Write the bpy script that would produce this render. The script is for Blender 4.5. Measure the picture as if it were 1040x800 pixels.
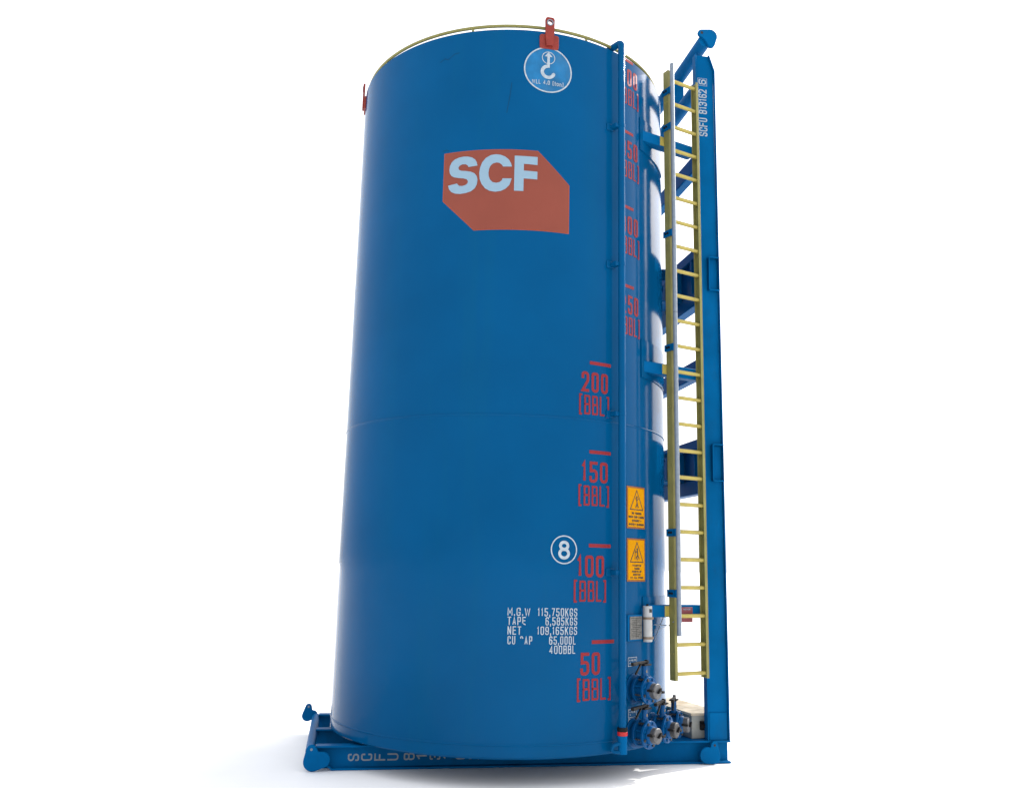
import bpy, bmesh, math, random
from math import sin, cos, pi, radians, atan2, hypot
from mathutils import Vector, Matrix

for o in list(bpy.data.objects):
    bpy.data.objects.remove(o, do_unlink=True)
random.seed(7)
SC = bpy.context.scene
COL = SC.collection
ZB = 0.247                                   # height of the tank floor above the ground
R = 1.73                                     # tank radius
H = 6.885                                    # tank height

# ------------------------------------------------------------------ camera, world, sun, exposure
cd = bpy.data.cameras.new('camera')
cam = bpy.data.objects.new('camera', cd); COL.objects.link(cam)
rt = Vector((0.9997033884, -0.0106784721, 0.0218884755))
up = Vector((-0.0235146300, -0.1892485550, 0.9816476183))
fw = Vector((0.0063401344, 0.9818711497, 0.1894435221))
cam.matrix_world = Matrix(((rt.x, up.x, -fw.x, 0.0), (rt.y, up.y, -fw.y, -9.7938149),
                           (rt.z, up.z, -fw.z, 1.6187208 + ZB), (0, 0, 0, 1)))
cd.sensor_fit = 'HORIZONTAL'; cd.sensor_width = 36.0
cd.lens = 905.377 / 1040 * 36.0
cd.clip_start = 0.1; cd.clip_end = 3000
SC.camera = cam

SUN_AZ, SUN_EL = radians(56), radians(34)    # from +Y towards +X: behind the tank, to the right
W = bpy.data.worlds.new('World'); SC.world = W; W.use_nodes = True
nt = W.node_tree; nt.nodes.clear()
sky = nt.nodes.new('ShaderNodeTexSky'); sky.sky_type = 'NISHITA'; sky.sun_disc = False
sky.sun_elevation = SUN_EL; sky.sun_rotation = SUN_AZ
sky.air_density = 1.0; sky.dust_density = 7.0; sky.ozone_density = 1.0
hs = nt.nodes.new('ShaderNodeHueSaturation'); hs.inputs['Saturation'].default_value = 0.5
bg = nt.nodes.new('ShaderNodeBackground'); bg.inputs['Strength'].default_value = 0.15
ow = nt.nodes.new('ShaderNodeOutputWorld')
nt.links.new(sky.outputs[0], hs.inputs['Color']); nt.links.new(hs.outputs[0], bg.inputs['Color'])
add = nt.nodes.new('ShaderNodeMix'); add.data_type = 'RGBA'; add.blend_type = 'ADD'; add.inputs[0].default_value = 1.0
add.inputs[7].default_value = (6.9, 6.9, 7.0, 1)          # bright even haze that makes the whole sky white
nt.links.new(hs.outputs[0], add.inputs[6]); nt.links.new(add.outputs[2], bg.inputs['Color'])
nt.links.new(bg.outputs[0], ow.inputs[0])

sd = bpy.data.lights.new('sun', 'SUN'); sd.energy = 4.0; sd.angle = radians(0.5); sd.color = (1.0, 0.96, 0.9)
sun = bpy.data.objects.new('sun', sd); COL.objects.link(sun)
sv = Vector((sin(SUN_AZ) * cos(SUN_EL), cos(SUN_AZ) * cos(SUN_EL), sin(SUN_EL)))
sun.rotation_euler = sv.to_track_quat('Z', 'Y').to_euler()
sun.location = sv * 30

SC.render.engine = 'CYCLES'
vs = SC.view_settings
vs.view_transform = 'Standard'; vs.look = 'None'; vs.gamma = 1.0; vs.use_curve_mapping = False
vs.exposure = 0.0

# ------------------------------------------------------------------ materials
def mat(name, col, rough=0.5, spec=0.5, metal=0.0, vary=0.0, vscale=4.0, bump=0.0, bscale=60.0,
        dirt=None, dirt_amt=0.0, dirt_scale=(6, 6, 0.6), rvar=0.0, wave=0.0, coat=0.0):
    m = bpy.data.materials.new(name); m.use_nodes = True
    n = m.node_tree; b = n.nodes['Principled BSDF']
    b.inputs['Roughness'].default_value = rough
    b.inputs['Specular IOR Level'].default_value = spec
    b.inputs['Metallic'].default_value = metal
    if coat: b.inputs['Coat Weight'].default_value = coat; b.inputs['Coat Roughness'].default_value = 0.15
    tc = n.nodes.new('ShaderNodeTexCoord')
    cur = None
    rgb = n.nodes.new('ShaderNodeRGB'); rgb.outputs[0].default_value = (*col, 1); cur = rgb.outputs[0]
    if vary:
        t = n.nodes.new('ShaderNodeTexNoise'); t.inputs['Scale'].default_value = vscale
        t.inputs['Detail'].default_value = 6; n.links.new(tc.outputs['Object'], t.inputs['Vector'])
        r = n.nodes.new('ShaderNodeMapRange'); r.inputs[1].default_value = 0.3; r.inputs[2].default_value = 0.7
        r.inputs[3].default_value = 1 - vary; r.inputs[4].default_value = 1 + vary
        n.links.new(t.outputs['Fac'], r.inputs[0])
        h = n.nodes.new('ShaderNodeHueSaturation'); n.links.new(cur, h.inputs['Color']); n.links.new(r.outputs[0], h.inputs['Value'])
        cur = h.outputs[0]
    if dirt:
        mp = n.nodes.new('ShaderNodeMapping'); mp.inputs['Scale'].default_value = dirt_scale
        n.links.new(tc.outputs['Object'], mp.inputs['Vector'])
        t = n.nodes.new('ShaderNodeTexNoise'); t.inputs['Scale'].default_value = 1.0; t.inputs['Detail'].default_value = 9
        t.inputs['Roughness'].default_value = 0.65
        n.links.new(mp.outputs[0], t.inputs['Vector'])
        r = n.nodes.new('ShaderNodeMapRange'); r.inputs[1].default_value = 0.52; r.inputs[2].default_value = 0.78
        r.inputs[3].default_value = 0; r.inputs[4].default_value = dirt_amt
        n.links.new(t.outputs['Fac'], r.inputs[0])
        x = n.nodes.new('ShaderNodeMix'); x.data_type = 'RGBA'
        n.links.new(r.outputs[0], x.inputs[0]); n.links.new(cur, x.inputs[6]); x.inputs[7].default_value = (*dirt, 1)
        cur = x.outputs[2]
    n.links.new(cur, b.inputs['Base Color'])
    if rvar:
        t = n.nodes.new('ShaderNodeTexNoise'); t.inputs['Scale'].default_value = 3; t.inputs['Detail'].default_value = 7
        n.links.new(tc.outputs['Object'], t.inputs['Vector'])
        r = n.nodes.new('ShaderNodeMapRange'); r.inputs[1].default_value = 0.3; r.inputs[2].default_value = 0.7
        r.inputs[3].default_value = rough - rvar; r.inputs[4].default_value = rough + rvar
        n.links.new(t.outputs['Fac'], r.inputs[0]); n.links.new(r.outputs[0], b.inputs['Roughness'])
    nrm = None
    if wave:                                            # slow waviness of rolled plate
        t = n.nodes.new('ShaderNodeTexNoise'); t.inputs['Scale'].default_value = 1.7; t.inputs['Detail'].default_value = 1
        n.links.new(tc.outputs['Object'], t.inputs['Vector'])
        u = n.nodes.new('ShaderNodeBump'); u.inputs['Strength'].default_value = wave; u.inputs['Distance'].default_value = 0.05
        n.links.new(t.outputs['Fac'], u.inputs['Height']); nrm = u.outputs[0]
    if wave:
        mp = n.nodes.new('ShaderNodeMapping'); mp.inputs['Scale'].default_value = (1.2, 1.2, 16)
        n.links.new(tc.outputs['Object'], mp.inputs['Vector'])
        t = n.nodes.new('ShaderNodeTexNoise'); t.inputs['Scale'].default_value = 1.0; t.inputs['Detail'].default_value = 3
        n.links.new(mp.outputs[0], t.inputs['Vector'])
        u = n.nodes.new('ShaderNodeBump'); u.inputs['Strength'].default_value = 0.10; u.inputs['Distance'].default_value = 0.004
        n.links.new(t.outputs['Fac'], u.inputs['Height']); n.links.new(nrm, u.inputs['Normal']); nrm = u.outputs[0]
    if bump:
        t = n.nodes.new('ShaderNodeTexNoise'); t.inputs['Scale'].default_value = bscale; t.inputs['Detail'].default_value = 4
        n.links.new(tc.outputs['Object'], t.inputs['Vector'])
        u = n.nodes.new('ShaderNodeBump'); u.inputs['Strength'].default_value = bump; u.inputs['Distance'].default_value = 0.01
        n.links.new(t.outputs['Fac'], u.inputs['Height'])
        if nrm: n.links.new(nrm, u.inputs['Normal'])
        nrm = u.outputs[0]
    if nrm: n.links.new(nrm, b.inputs['Normal'])
    return m

BLUE = (0.0004, 0.0593, 0.1638)
M_TANK = mat('tank blue paint', BLUE, rough=0.13, spec=0.038, vary=0.07, vscale=1.1, bump=0.02, bscale=35, rvar=0.04, wave=0.10,
             dirt=(0.0025, 0.0693, 0.1449), dirt_amt=0.30, dirt_scale=(5, 5, 0.35))
M_FRAME = mat('frame blue paint', (0.0006, 0.0860, 0.2375), rough=0.40, spec=0.015, vary=0.12, vscale=3, bump=0.05, bscale=40,
              dirt=(0.0101, 0.0378, 0.0756), dirt_amt=0.4, dirt_scale=(5, 5, 2))
M_VALVE = mat('valve blue paint', (0.0006, 0.0560, 0.1750), rough=0.30, spec=0.12, vary=0.1, bump=0.05, bscale=50)
M_YEL = mat('yellow paint', (0.1900, 0.1800, 0.0600), rough=0.45, spec=0.2, vary=0.12, vscale=8, bump=0.04,
            dirt=(0.1008, 0.0756, 0.0378), dirt_amt=0.35, dirt_scale=(14, 14, 5))
M_YELB = mat('bright yellow paint', (0.3300, 0.2700, 0.0650), rough=0.4, spec=0.25, vary=0.1, vscale=12, bump=0.04)
M_GALV = mat('galvanised steel', (0.1638, 0.2016, 0.2520), rough=0.45, spec=0.4, metal=0.2, vary=0.12, vscale=20, bump=0.03)
M_RED = mat('red oxide paint', (0.1890, 0.0202, 0.0126), rough=0.5, spec=0.3, vary=0.12, vscale=12, bump=0.05)
M_BAND = mat('red coupling', (0.3528, 0.0038, 0.0050), rough=0.4, spec=0.4)
M_VRED = mat('red vinyl', (0.1953, 0.0114, 0.0176), rough=0.5, spec=0.2, vary=0.10, vscale=6)
M_LOGO = mat('orange vinyl', (0.1827, 0.0428, 0.0277), rough=0.5, spec=0.2, vary=0.05, vscale=2)
M_LEDGE = mat('orange vinyl edge', (0.2646, 0.0529, 0.0202), rough=0.5, spec=0.2)
M_LWHT = mat('pale blue vinyl', (0.1890, 0.2898, 0.3780), rough=0.5, spec=0.2)
M_WHT = mat('white stencil paint', (0.3024, 0.3528, 0.4032), rough=0.6, spec=0.2, vary=0.15, vscale=30)
M_GRYL = mat('worn grey stencil paint', (0.2142, 0.2394, 0.2772), rough=0.6, spec=0.2, vary=0.15, vscale=30)
M_DECAL = mat('light blue vinyl', (0.0043, 0.1080, 0.2592), rough=0.45, spec=0.25, vary=0.25, vscale=7,
              dirt=(0.0277, 0.1197, 0.2394), dirt_amt=0.9, dirt_scale=(4, 4, 4))
M_SIGN = mat('amber sign plastic', (0.4700, 0.2050, 0.0000), rough=0.5, spec=0.03, vary=0.05)
M_SEDGE = mat('dark amber sign rim', (0.1890, 0.0567, 0.0000), rough=0.45, spec=0.3)
M_BLK = mat('black print', (0.0151, 0.0151, 0.0151), rough=0.5, spec=0.3)
M_DARK = mat('dark iron', (0.0050, 0.0050, 0.0057), rough=0.6, spec=0.15, vary=0.2, vscale=30, bump=0.1)
M_CAP = mat('grey cap metal', (0.0680, 0.0718, 0.0794), rough=0.5, metal=0.3, vary=0.25, vscale=25, bump=0.12, bscale=40,
            dirt=(0.0630, 0.0441, 0.0315), dirt_amt=0.6, dirt_scale=(18, 18, 18))
M_CAPD = mat('dark rubber cap', (0.0194, 0.0203, 0.0230), rough=0.6, vary=0.25, vscale=25, bump=0.1)
M_PLATE = mat('dull etched steel', (0.1071, 0.1071, 0.1008), rough=0.55, metal=0.2, vary=0.35, vscale=55, bump=0.2, bscale=90)
M_PVC = mat('white plastic', (0.3150, 0.3276, 0.3402), rough=0.4, vary=0.06, vscale=9, dirt=(0.3150, 0.2772, 0.2142), dirt_amt=0.5, dirt_scale=(10, 10, 3))
M_CLIP = mat('rusty clamp', (0.1512, 0.1134, 0.0819), rough=0.5, metal=0.3, vary=0.3, vscale=40)
M_CRIM = mat('crimson sign', (0.1512, 0.0151, 0.0252), rough=0.5, vary=0.06)
M_BOX = mat('weathered grey metal', (0.2142, 0.2268, 0.2142), rough=0.6, metal=0.1, vary=0.2, vscale=9, bump=0.3, bscale=18,
            dirt=(0.1638, 0.1260, 0.0756), dirt_amt=0.8, dirt_scale=(9, 9, 9))
M_LID_SUNLIT = mat('dusty lid with painted sunlight', (0.42, 0.37, 0.29), rough=0.8, spec=0.1, vary=0.3, vscale=7, bump=0.3, bscale=18, dirt=(0.30, 0.20, 0.09), dirt_amt=0.8, dirt_scale=(6, 6, 6))  # dusty tan, made paler so sunlight on the box top is in the colour
M_SCUFF = mat('dark scuff', (0.0014, 0.0360, 0.0828), rough=0.7, spec=0.1)
M_GROUND = mat('pale concrete', (0.89, 0.89, 0.885), rough=0.9, spec=0.1, vary=0.03, vscale=0.8, bump=0.05, bscale=30)

# ------------------------------------------------------------------ mesh helpers (tank floor is z = 0 here)
class MB:
    def __init__(s): s.v = []; s.f = []
    def add(s, vs, fs):
        k = len(s.v); s.v += [tuple(v) for v in vs]; s.f += [tuple(i + k for i in f) for f in fs]
    def box(s, c, ax, ay, az, hx, hy, hz):
        c = Vector(c); ax, ay, az = Vector(ax) * hx, Vector(ay) * hy, Vector(az) * hz
        vs = [c + ax * i + ay * j + az * k for k in (-1, 1) for j in (-1, 1) for i in (-1, 1)]
        s.add(vs, [(0, 2, 3, 1), (4, 5, 7, 6), (0, 1, 5, 4), (2, 6, 7, 3), (0, 4, 6, 2), (1, 3, 7, 5)])
    def tube(s, pts, r, n=16, caps=True):
        pts = [Vector(p) for p in pts]; rings = []
        rr = r if isinstance(r, (list, tuple)) else [r] * len(pts)
        t0 = (pts[1] - pts[0]).normalized()
        u = t0.orthogonal().normalized()
        for i, p in enumerate(pts):
            a = (pts[i] - pts[i - 1]).normalized() if i else t0
            b = (pts[i + 1] - pts[i]).normalized() if i < len(pts) - 1 else a
            t = (a + b)
            t = t.normalized() if t.length > 1e-6 else a
            u = (u - t * u.dot(t)).normalized(); w = t.cross(u)
            rings.append([p + (u * cos(2 * pi * k / n) + w * sin(2 * pi * k / n)) * rr[i] for k in range(n)])
        vs = [q for g in rings for q in g]; fs = []
        for i in range(len(rings) - 1):
            for k in range(n):
                fs.append((i * n + k, i * n + (k + 1) % n, (i + 1) * n + (k + 1) % n, (i + 1) * n + k))
        if caps:
            fs.append(tuple(reversed(range(n)))); fs.append(tuple(range((len(rings) - 1) * n, len(rings) * n)))
        s.add(vs, fs)
    def prism(s, poly, o, u, v, w):                     # poly (x,y) in plane o,u,v, extruded along vector w
        o, u, v, w = Vector(o), Vector(u), Vector(v), Vector(w); n = len(poly)
        a = [o + u * x + v * y for x, y in poly]; b = [q + w for q in a]
        s.add(a + b, [tuple(range(n)), tuple(reversed(range(n, 2 * n)))] + [(i, i + n, (i + 1) % n + n, (i + 1) % n) for i in range(n)])
    def revolve(s, prof, n, a0=0, a1=2 * pi, c=(0, 0)):  # prof (r,z) closed along list
        full = abs(a1 - a0 - 2 * pi) < 1e-6; m = n if full else n + 1; k = len(prof)
        vs = []
        for i in range(m):
            a = a0 + (a1 - a0) * i / n
            vs += [(c[0] + r * sin(a), c[1] - r * cos(a), z) for r, z in prof]
        fs = []
        for i in range(n):
            j = (i + 1) % m
            for q in range(k - 1): fs.append((i * k + q, j * k + q, j * k + q + 1, i * k + q + 1))
        s.add(vs, fs)
    def build(s, name, m, parent, bevel=0.0, smooth=35, fix=True):
        me = bpy.data.meshes.new(name); me.from_pydata(s.v, [], s.f)
        if fix:
            b = bmesh.new(); b.from_mesh(me); bmesh.ops.recalc_face_normals(b, faces=b.faces); b.to_mesh(me); b.free()
        me.materials.append(m)
        if smooth:
            me.polygons.foreach_set('use_smooth', [True] * len(me.polygons))
            me.set_sharp_from_angle(angle=radians(smooth))
        o = bpy.data.objects.new(name, me); COL.objects.link(o)
        if parent: o.parent = parent
        if parent is None or parent is ROOT: o.location = (0, 0, ZB)
        if bevel:
            bv = o.modifiers.new('bevel', 'BEVEL'); bv.width = bevel; bv.segments = 2; bv.limit_method = 'ANGLE'
            bv.harden_normals = False
        return o
def thing(name, label, cat, group=None):
    o = bpy.data.objects.new(name, None); COL.objects.link(o); o['label'] = label; o['category'] = cat
    if group: o['group'] = group
    return o
def pt(az, r, z):
    a = radians(az); return Vector((r * sin(a), -r * cos(a), z))
def rad(az): a = radians(az); return Vector((sin(a), -cos(a), 0))
def tng(az): a = radians(az); return Vector((cos(a), sin(a), 0))
Z = Vector((0, 0, 1))
C10, S10 = cos(radians(10)), sin(radians(10))
FX, FY = Vector((C10, S10, 0)), Vector((-S10, C10, 0))   # frame axes: along the front beam, towards the rear
def fp(x, y, z): return FX * x + FY * y + Z * z

# hull of circles in 2D
def hull(circs, n=28):
    P = sorted({(round(x + r * cos(2 * pi * k / n), 5), round(y + r * sin(2 * pi * k / n), 5)) for x, y, r in circs for k in range(n)})
    def half(ps):
        h = []
        for p in ps:
            while len(h) > 1 and (h[-1][0] - h[-2][0]) * (p[1] - h[-2][1]) - (h[-1][1] - h[-2][1]) * (p[0] - h[-2][0]) <= 0: h.pop()
            h.append(p)
        return h
    return half(P)[:-1] + half(P[::-1])[:-1]

# ------------------------------------------------------------------ stroke lettering
def fillet(pts, rad_):
    out = []
    for i, p in enumerate(pts):
        r = p[2] * rad_ if len(p) > 2 else 0
        if r and 0 < i < len(pts) - 1:
            a, b, c = Vector(pts[i - 1][:2]), Vector(p[:2]), Vector(pts[i + 1][:2])
            d1, d2 = (a - b), (c - b); l1, l2 = d1.length, d2.length; d1.normalize(); d2.normalize()
            ang = d1.angle(d2)
            if ang > 3.0: out.append(b); continue
            t = min(r / math.tan(ang / 2), l1 * 0.5, l2 * 0.5); rr = t * math.tan(ang / 2)
            ce = b + (d1 + d2).normalized() * (rr / sin(ang / 2))
            s0 = b + d1 * t - ce; s1 = b + d2 * t - ce
            a0 = atan2(s0.y, s0.x); da = (atan2(s1.y, s1.x) - a0 + pi) % (2 * pi) - pi
            for k in range(7): out.append(ce + Vector((cos(a0 + da * k / 6), sin(a0 + da * k / 6))) * rr)
        else: out.append(Vector(p[:2]))
    return out
BOXR = [(0.5, 1), (1, 1, 1), (1, 0, 1), (0, 0, 1), (0, 1, 1), (0.5, 1)]
G = {
 '0': [BOXR], 'O': [BOXR], '1': [[(0.05, 0.78), (0.6, 1), (0.6, 0)]],
 '2': [[(0, 0.76), (0, 1, 1), (1, 1, 1), (1, 0.58, .6), (0, 0), (1, 0)]],
 '3': [[(0, 0.8), (0, 1, 1), (1, 1, 1), (1, 0.53, .8), (0.35, 0.53)], [(0.5, 0.53), (1, 0.53, .8), (1, 0, 1), (0, 0, 1), (0, 0.2)]],
 '4': [[(0.75, 0), (0.75, 1), (0, 0.28), (1, 0.28)]],
 '5': [[(1, 1), (0.05, 1), (0.05, 0.56), (1, 0.6, 1), (1, 0, 1), (0, 0, 1), (0, 0.2)]],
 '6': [[(1, 0.86), (1, 1, .7), (0, 1, 1), (0, 0, 1), (1, 0, 1), (1, 0.58, 1), (0, 0.58)]],
 '7': [[(0, 1), (1, 1), (0.35, 0)]],
 '8': [[(0.5, 1), (1, 1, 1), (1, 0.53, 1), (0, 0.53, 1), (0, 1, 1), (0.5, 1)], [(0.5, 0.53), (1, 0.53, 1), (1, 0, 1), (0, 0, 1), (0, 0.53, 1), (0.5, 0.53)]],
 '9': [[(0, 0.2), (0, 0, 1), (1, 0, 1), (1, 1, 1), (0, 1, 1), (0, 0.42, 1), (1, 0.42)]],
 'A': [[(0, 0), (0.5, 1), (1, 0)], [(0.2, 0.3), (0.8, 0.3)]],
 'B': [[(0, 0), (0, 1), (0.95, 1, 1), (0.95, 0.53, .8), (0, 0.53)], [(0.3, 0.53), (1, 0.53, .8), (1, 0, 1), (0, 0)]],
 'C': [[(1, 0.74), (1, 1, 1), (0, 1, 1), (0, 0, 1), (1, 0, 1), (1, 0.26)]],
 '~': [[(0.1, 0.8), (0.1, 1, 1), (0.9, 1, 1), (1, 0.8)]],
 'D': [[(0, 0), (0, 1), (1, 1, 1), (1, 0, 1), (0, 0)]],
 'E': [[(1, 1), (0, 1), (0, 0), (1, 0)], [(0, 0.53), (0.85, 0.53)]],
 'e': [[(1, 1), (0, 1), (0, 0.25)], [(0, 0.55), (0.85, 0.55)], [(0.45, 0.12), (1, 0.02)]],
 'F': [[(1, 1), (0, 1), (0, 0)], [(0, 0.53), (0.85, 0.53)]],
 'G': [[(1, 0.72), (1, 1, 1), (0, 1, 1), (0, 0, 1), (1, 0, 1), (1, 0.42), (0.62, 0.42)]],
 'H': [[(0, 0), (0, 1)], [(1, 0), (1, 1)], [(0, 0.53), (1, 0.53)]],
 'I': [[(0.5, 0), (0.5, 1)]], 'K': [[(0, 0), (0, 1)], [(1, 1), (0.05, 0.42)], [(0.35, 0.6), (1, 0)]],
 'L': [[(0, 1), (0, 0), (1, 0)]], 'M': [[(0, 0), (0, 1), (0.5, 0.3), (1, 1), (1, 0)]],
 'N': [[(0, 0), (0, 1)], [(0.04, 0.97), (0.96, 0.03)], [(1, 0), (1, 1)]], 'P': [[(0, 0), (0, 1), (1, 1, 1), (1, 0.45, 1), (0, 0.45)]],
 'R': [[(0, 0), (0, 1), (1, 1, 1), (1, 0.48, 1), (0, 0.48)], [(0.5, 0.48), (1, 0)]],
 'S': [[(1, 0.78), (1, 1, 1), (0, 1, 1), (0, 0.53, 1), (1, 0.47, 1), (1, 0, 1), (0, 0, 1), (0, 0.22)]],
 'T': [[(0, 1), (1, 1)], [(0.5, 1), (0.5, 0)]], 'U': [[(0, 1), (0, 0, 1), (1, 0, 1), (1, 1)]],
 'V': [[(0, 1), (0.5, 0), (1, 1)]], 'W': [[(0, 1), (0.25, 0), (0.5, 0.9), (0.75, 0), (1, 1)]],
 'Y': [[(0, 1), (0.5, 0.45), (1, 1)], [(0.5, 0.45), (0.5, 0)]],
 '[': [[(0.8, 1.05), (0, 1.05), (0, -0.05), (0.8, -0.05)]], ']': [[(0.2, 1.05), (1, 1.05), (1, -0.05), (0.2, -0.05)]],
 't': [[(0.4, 0.95), (0.4, 0, 1), (1, 0)], [(0, 0.7), (1, 0.7)]],
 'o': [[(0.5, 0.7), (1, 0.7, 1), (1, 0, 1), (0, 0, 1), (0, 0.7, 1), (0.5, 0.7)]],
 'n': [[(0, 0), (0, 0.7)], [(0, 0.45), (0, 0.7, 1), (1, 0.7, 1), (1, 0)]],
 '.': [[(0.5, 0), (0.5, 0.12)]], ',': [[(0.6, 0.1), (0.4, -0.15)]],
}
GW = {'1': .62, 'I': .3, '.': .3, ',': .3, '[': .52, ']': .52, 'M': 1.2, 'W': 1.4, 'L': .85, 't': .6, ' ': .6}
def strip(pts, t, sq=True):                              # thickened open polyline -> list of quads (2D)
    P = [pts[0]]
    for p in pts[1:]:
        if (p - P[-1]).length > 1e-5: P.append(p)
    if len(P) < 2: return []
    closed = (P[0] - P[-1]).length < 1e-4 and len(P) > 3
    if not closed and sq:
        P[0] = P[0] - (P[1] - P[0]).normalized() * t / 2; P[-1] = P[-1] + (P[-1] - P[-2]).normalized() * t / 2
    Q = []; n = len(P)
    for i in range(n):
        if closed: a = (P[i] - P[i - 1 if i else n - 2]).normalized(); b = (P[(i + 1) if i < n - 1 else 1] - P[i]).normalized()
        else:
            a = (P[i] - P[i - 1]).normalized() if i else None; b = (P[i + 1] - P[i]).normalized() if i < n - 1 else None
            a = a or b; b = b or a
        m = Vector((-(a + b).y, (a + b).x))
        m = m.normalized() if m.length > 1e-6 else Vector((-a.y, a.x))
        k = t / 2 / max(0.45, m.dot(Vector((-a.y, a.x))))
        Q.append((P[i] + m * k, P[i] - m * k))
    return [(Q[i][1], Q[i + 1][1], Q[i + 1][0], Q[i][0]) for i in range(n - 1)]
def text(s, h, width, t, gap=None):                      # quads in a box 0..width x 0..h
    gap = gap if gap is not None else t * 0.75
    tot = sum(GW.get(c, 1.0) for c in s); cw = (width - gap * (len(s) - 1)) / tot
    x = 0; out = []
    for c in s:
        w = cw * GW.get(c, 1.0)
        for pl in G.get(c, []):
            iw, ih = max(w - t, 1e-4), h - t
            pp = [(t / 2 + p[0] * iw, t / 2 + p[1] * ih, *p[2:]) for p in pl]
            out.append(strip(fillet(pp, min(iw / 2, ih / 4) * (0.32 if c in 'BPRD' else 0.95)), t, sq=c not in '1VAWMY47'))
        x0 = x; x += w + gap
        for st in out[len(out) - len(G.get(c, [])):]:
            for i, q in enumerate(st): st[i] = tuple(Vector((p.x + x0, p.y)) for p in q)
    return out
def shift(strips, dx, dy): return [[tuple(Vector((p.x + dx, p.y + dy)) for p in q) for q in st] for st in strips]
def ring(cx, cy, r, t, n=64): return [[(Vector((cx + (r - t) * cos(a), cy + (r - t) * sin(a))), Vector((cx + r * cos(a), cy + r * sin(a))),
        Vector((cx + r * cos(b), cy + r * sin(b))), Vector((cx + (r - t) * cos(b), cy + (r - t) * sin(b))))
        for a, b in ((2 * pi * k / n, 2 * pi * (k + 1) / n) for k in range(n))]]
def ngon(pts): return [[tuple(Vector(p) for p in pts)]]
def decal(name, m, parent, strips, fmap, off=0.003, seg=0.035, label=None):
    """flat print: 2D pieces, cut fine along x, carried onto a surface by fmap(x, y, offset)"""
    bm = bmesh.new(); lay = bm.verts.layers.float.new('o')
    for k, st in enumerate(strips):
        for q in st:
            vs = [bm.verts.new((p[0], p[1], 0)) for p in q]
            for v in vs: v[lay] = k
            try: bm.faces.new(vs)
            except ValueError: pass
    bm.normal_update()
    big = [f for f in bm.faces if len(f.verts) > 4]
    if big: bmesh.ops.triangulate(bm, faces=big)
    if seg:
        xs = [v.co.x for v in bm.verts]; x = math.floor(min(xs) / seg) * seg + seg
        while x < max(xs):
            bmesh.ops.bisect_plane(bm, geom=bm.verts[:] + bm.edges[:] + bm.faces[:], plane_co=(x, 0, 0), plane_no=(1, 0, 0), dist=1e-6)
            x += seg
    bm.normal_update()
    for f in bm.faces:
        if f.normal.z < 0: f.normal_flip()
    for v in bm.verts: v.co = fmap(v.co.x, v.co.y, off + 0.00025 * (v[lay] % 6))
    me = bpy.data.meshes.new(name); bm.to_mesh(me); bm.free(); me.materials.append(m)
    o = bpy.data.objects.new(name, me); COL.objects.link(o); o.parent = parent
    if label: o['label'] = label
    return o
def wrap(az0, z0, r=R):                                   # x in metres of arc from az0, y up from z0
    return lambda x, y, off: pt(az0 + math.degrees(x / r), r + off, z0 + y)
D = R * pi / 180                                          # metres of arc per degree

# ------------------------------------------------------------------ ground
gm = MB(); N = 24; L = 900
gm.add([(-L, -L, -ZB), (L, -L, -ZB), (L, L, -ZB), (-L, L, -ZB)], [(0, 1, 2, 3)])
ROOT = None
ground = gm.build('ground', M_GROUND, None, smooth=0)
ground['kind'] = 'structure'

# ------------------------------------------------------------------ the tank
ROOT = thing('storage_tank', 'tall blue cylindrical storage tank on a steel skid with a yellow ladder', 'storage tank')
m = MB()
m.revolve([(0, 0), (R - .012, 0), (R, 0.012), (R, 0.6), (R, 1.6), (R, 3.0), (R, 4.5), (R, 6.0), (R, H - .006), (R - .006, H), (R - .05, H), (R - .05, H - .02), (0, H + .12)], 256)
shell = m.build('tank_shell', M_TANK, ROOT, smooth=30)
for z in (0.11, 2.981):
    m = MB(); m.revolve([(R - .002, z - .011), (R + .004, z - .007), (R + .006, z), (R + .004, z + .007), (R - .002, z + .011)], 256)
    m.build('weld_seam', M_TANK, shell, smooth=80)
m = MB(); m.revolve([(1.60, -0.03), (1.60, 0.0), (1.45, 0.0), (1.45, -0.03)], 96); m.build('foot_ring', M_FRAME, ROOT)

# logo panel, its rim and the three letters
def azz(x, y):                                            # corner given as (azimuth deg, z) -> metres
    return (x * D, y)
LP = [azz(-22.6, 5.592), azz(8.4, 5.592), azz(19.1, 5.274), azz(19.1, 4.776), azz(-11.7, 4.766), azz(-22.6, 5.092)]
decal('logo_panel', M_LEDGE, shell, ngon(LP), wrap(0, 0), 0.002)
cx, cy = sum(p[0] for p in LP) / 6, sum(p[1] for p in LP) / 6
decal('logo_panel', M_LOGO, shell, ngon([(cx + (x - cx) * .985, cy + (y - cy) * .983) for x, y in LP]), wrap(0, 0), 0.0035)
S_ = [(308,172),(303,150),(292,130),(270,113),(240,104),(210,102),(180,105),(150,115),(128,133),(116,158),(113,185),(117,208),(130,228),(150,240),(180,248),(215,254),(237,262),(247,276),(243,292),(228,302),(207,306),(187,303),(175,292),(172,285),(108,293),(115,318),(132,340),(160,354),(195,360),(235,357),(270,347),(295,328),(308,300),(311,270),(305,245),(290,225),(265,212),(230,204),(200,200),(183,192),(177,178),(185,163),(205,155),(228,157),(242,167),(247,178)]
C_ = [(550,173),(543,150),(528,125),(500,103),(470,92),(440,88),(405,93),(370,112),(345,142),(331,180),(327,215),(331,255),(345,290),(370,322),(402,340),(440,347),(478,342),(510,326),(535,300),(550,255),(488,255),(482,270),(468,281),(445,286),(420,280),(402,262),(393,238),(391,215),(394,190),(403,168),(420,152),(445,145),(465,149),(482,162),(490,174)]
F_ = [(571,93),(736,101),(736,158),(638,151),(638,199),(736,205),(736,260),(638,254),(638,340),(571,340)]
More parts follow.
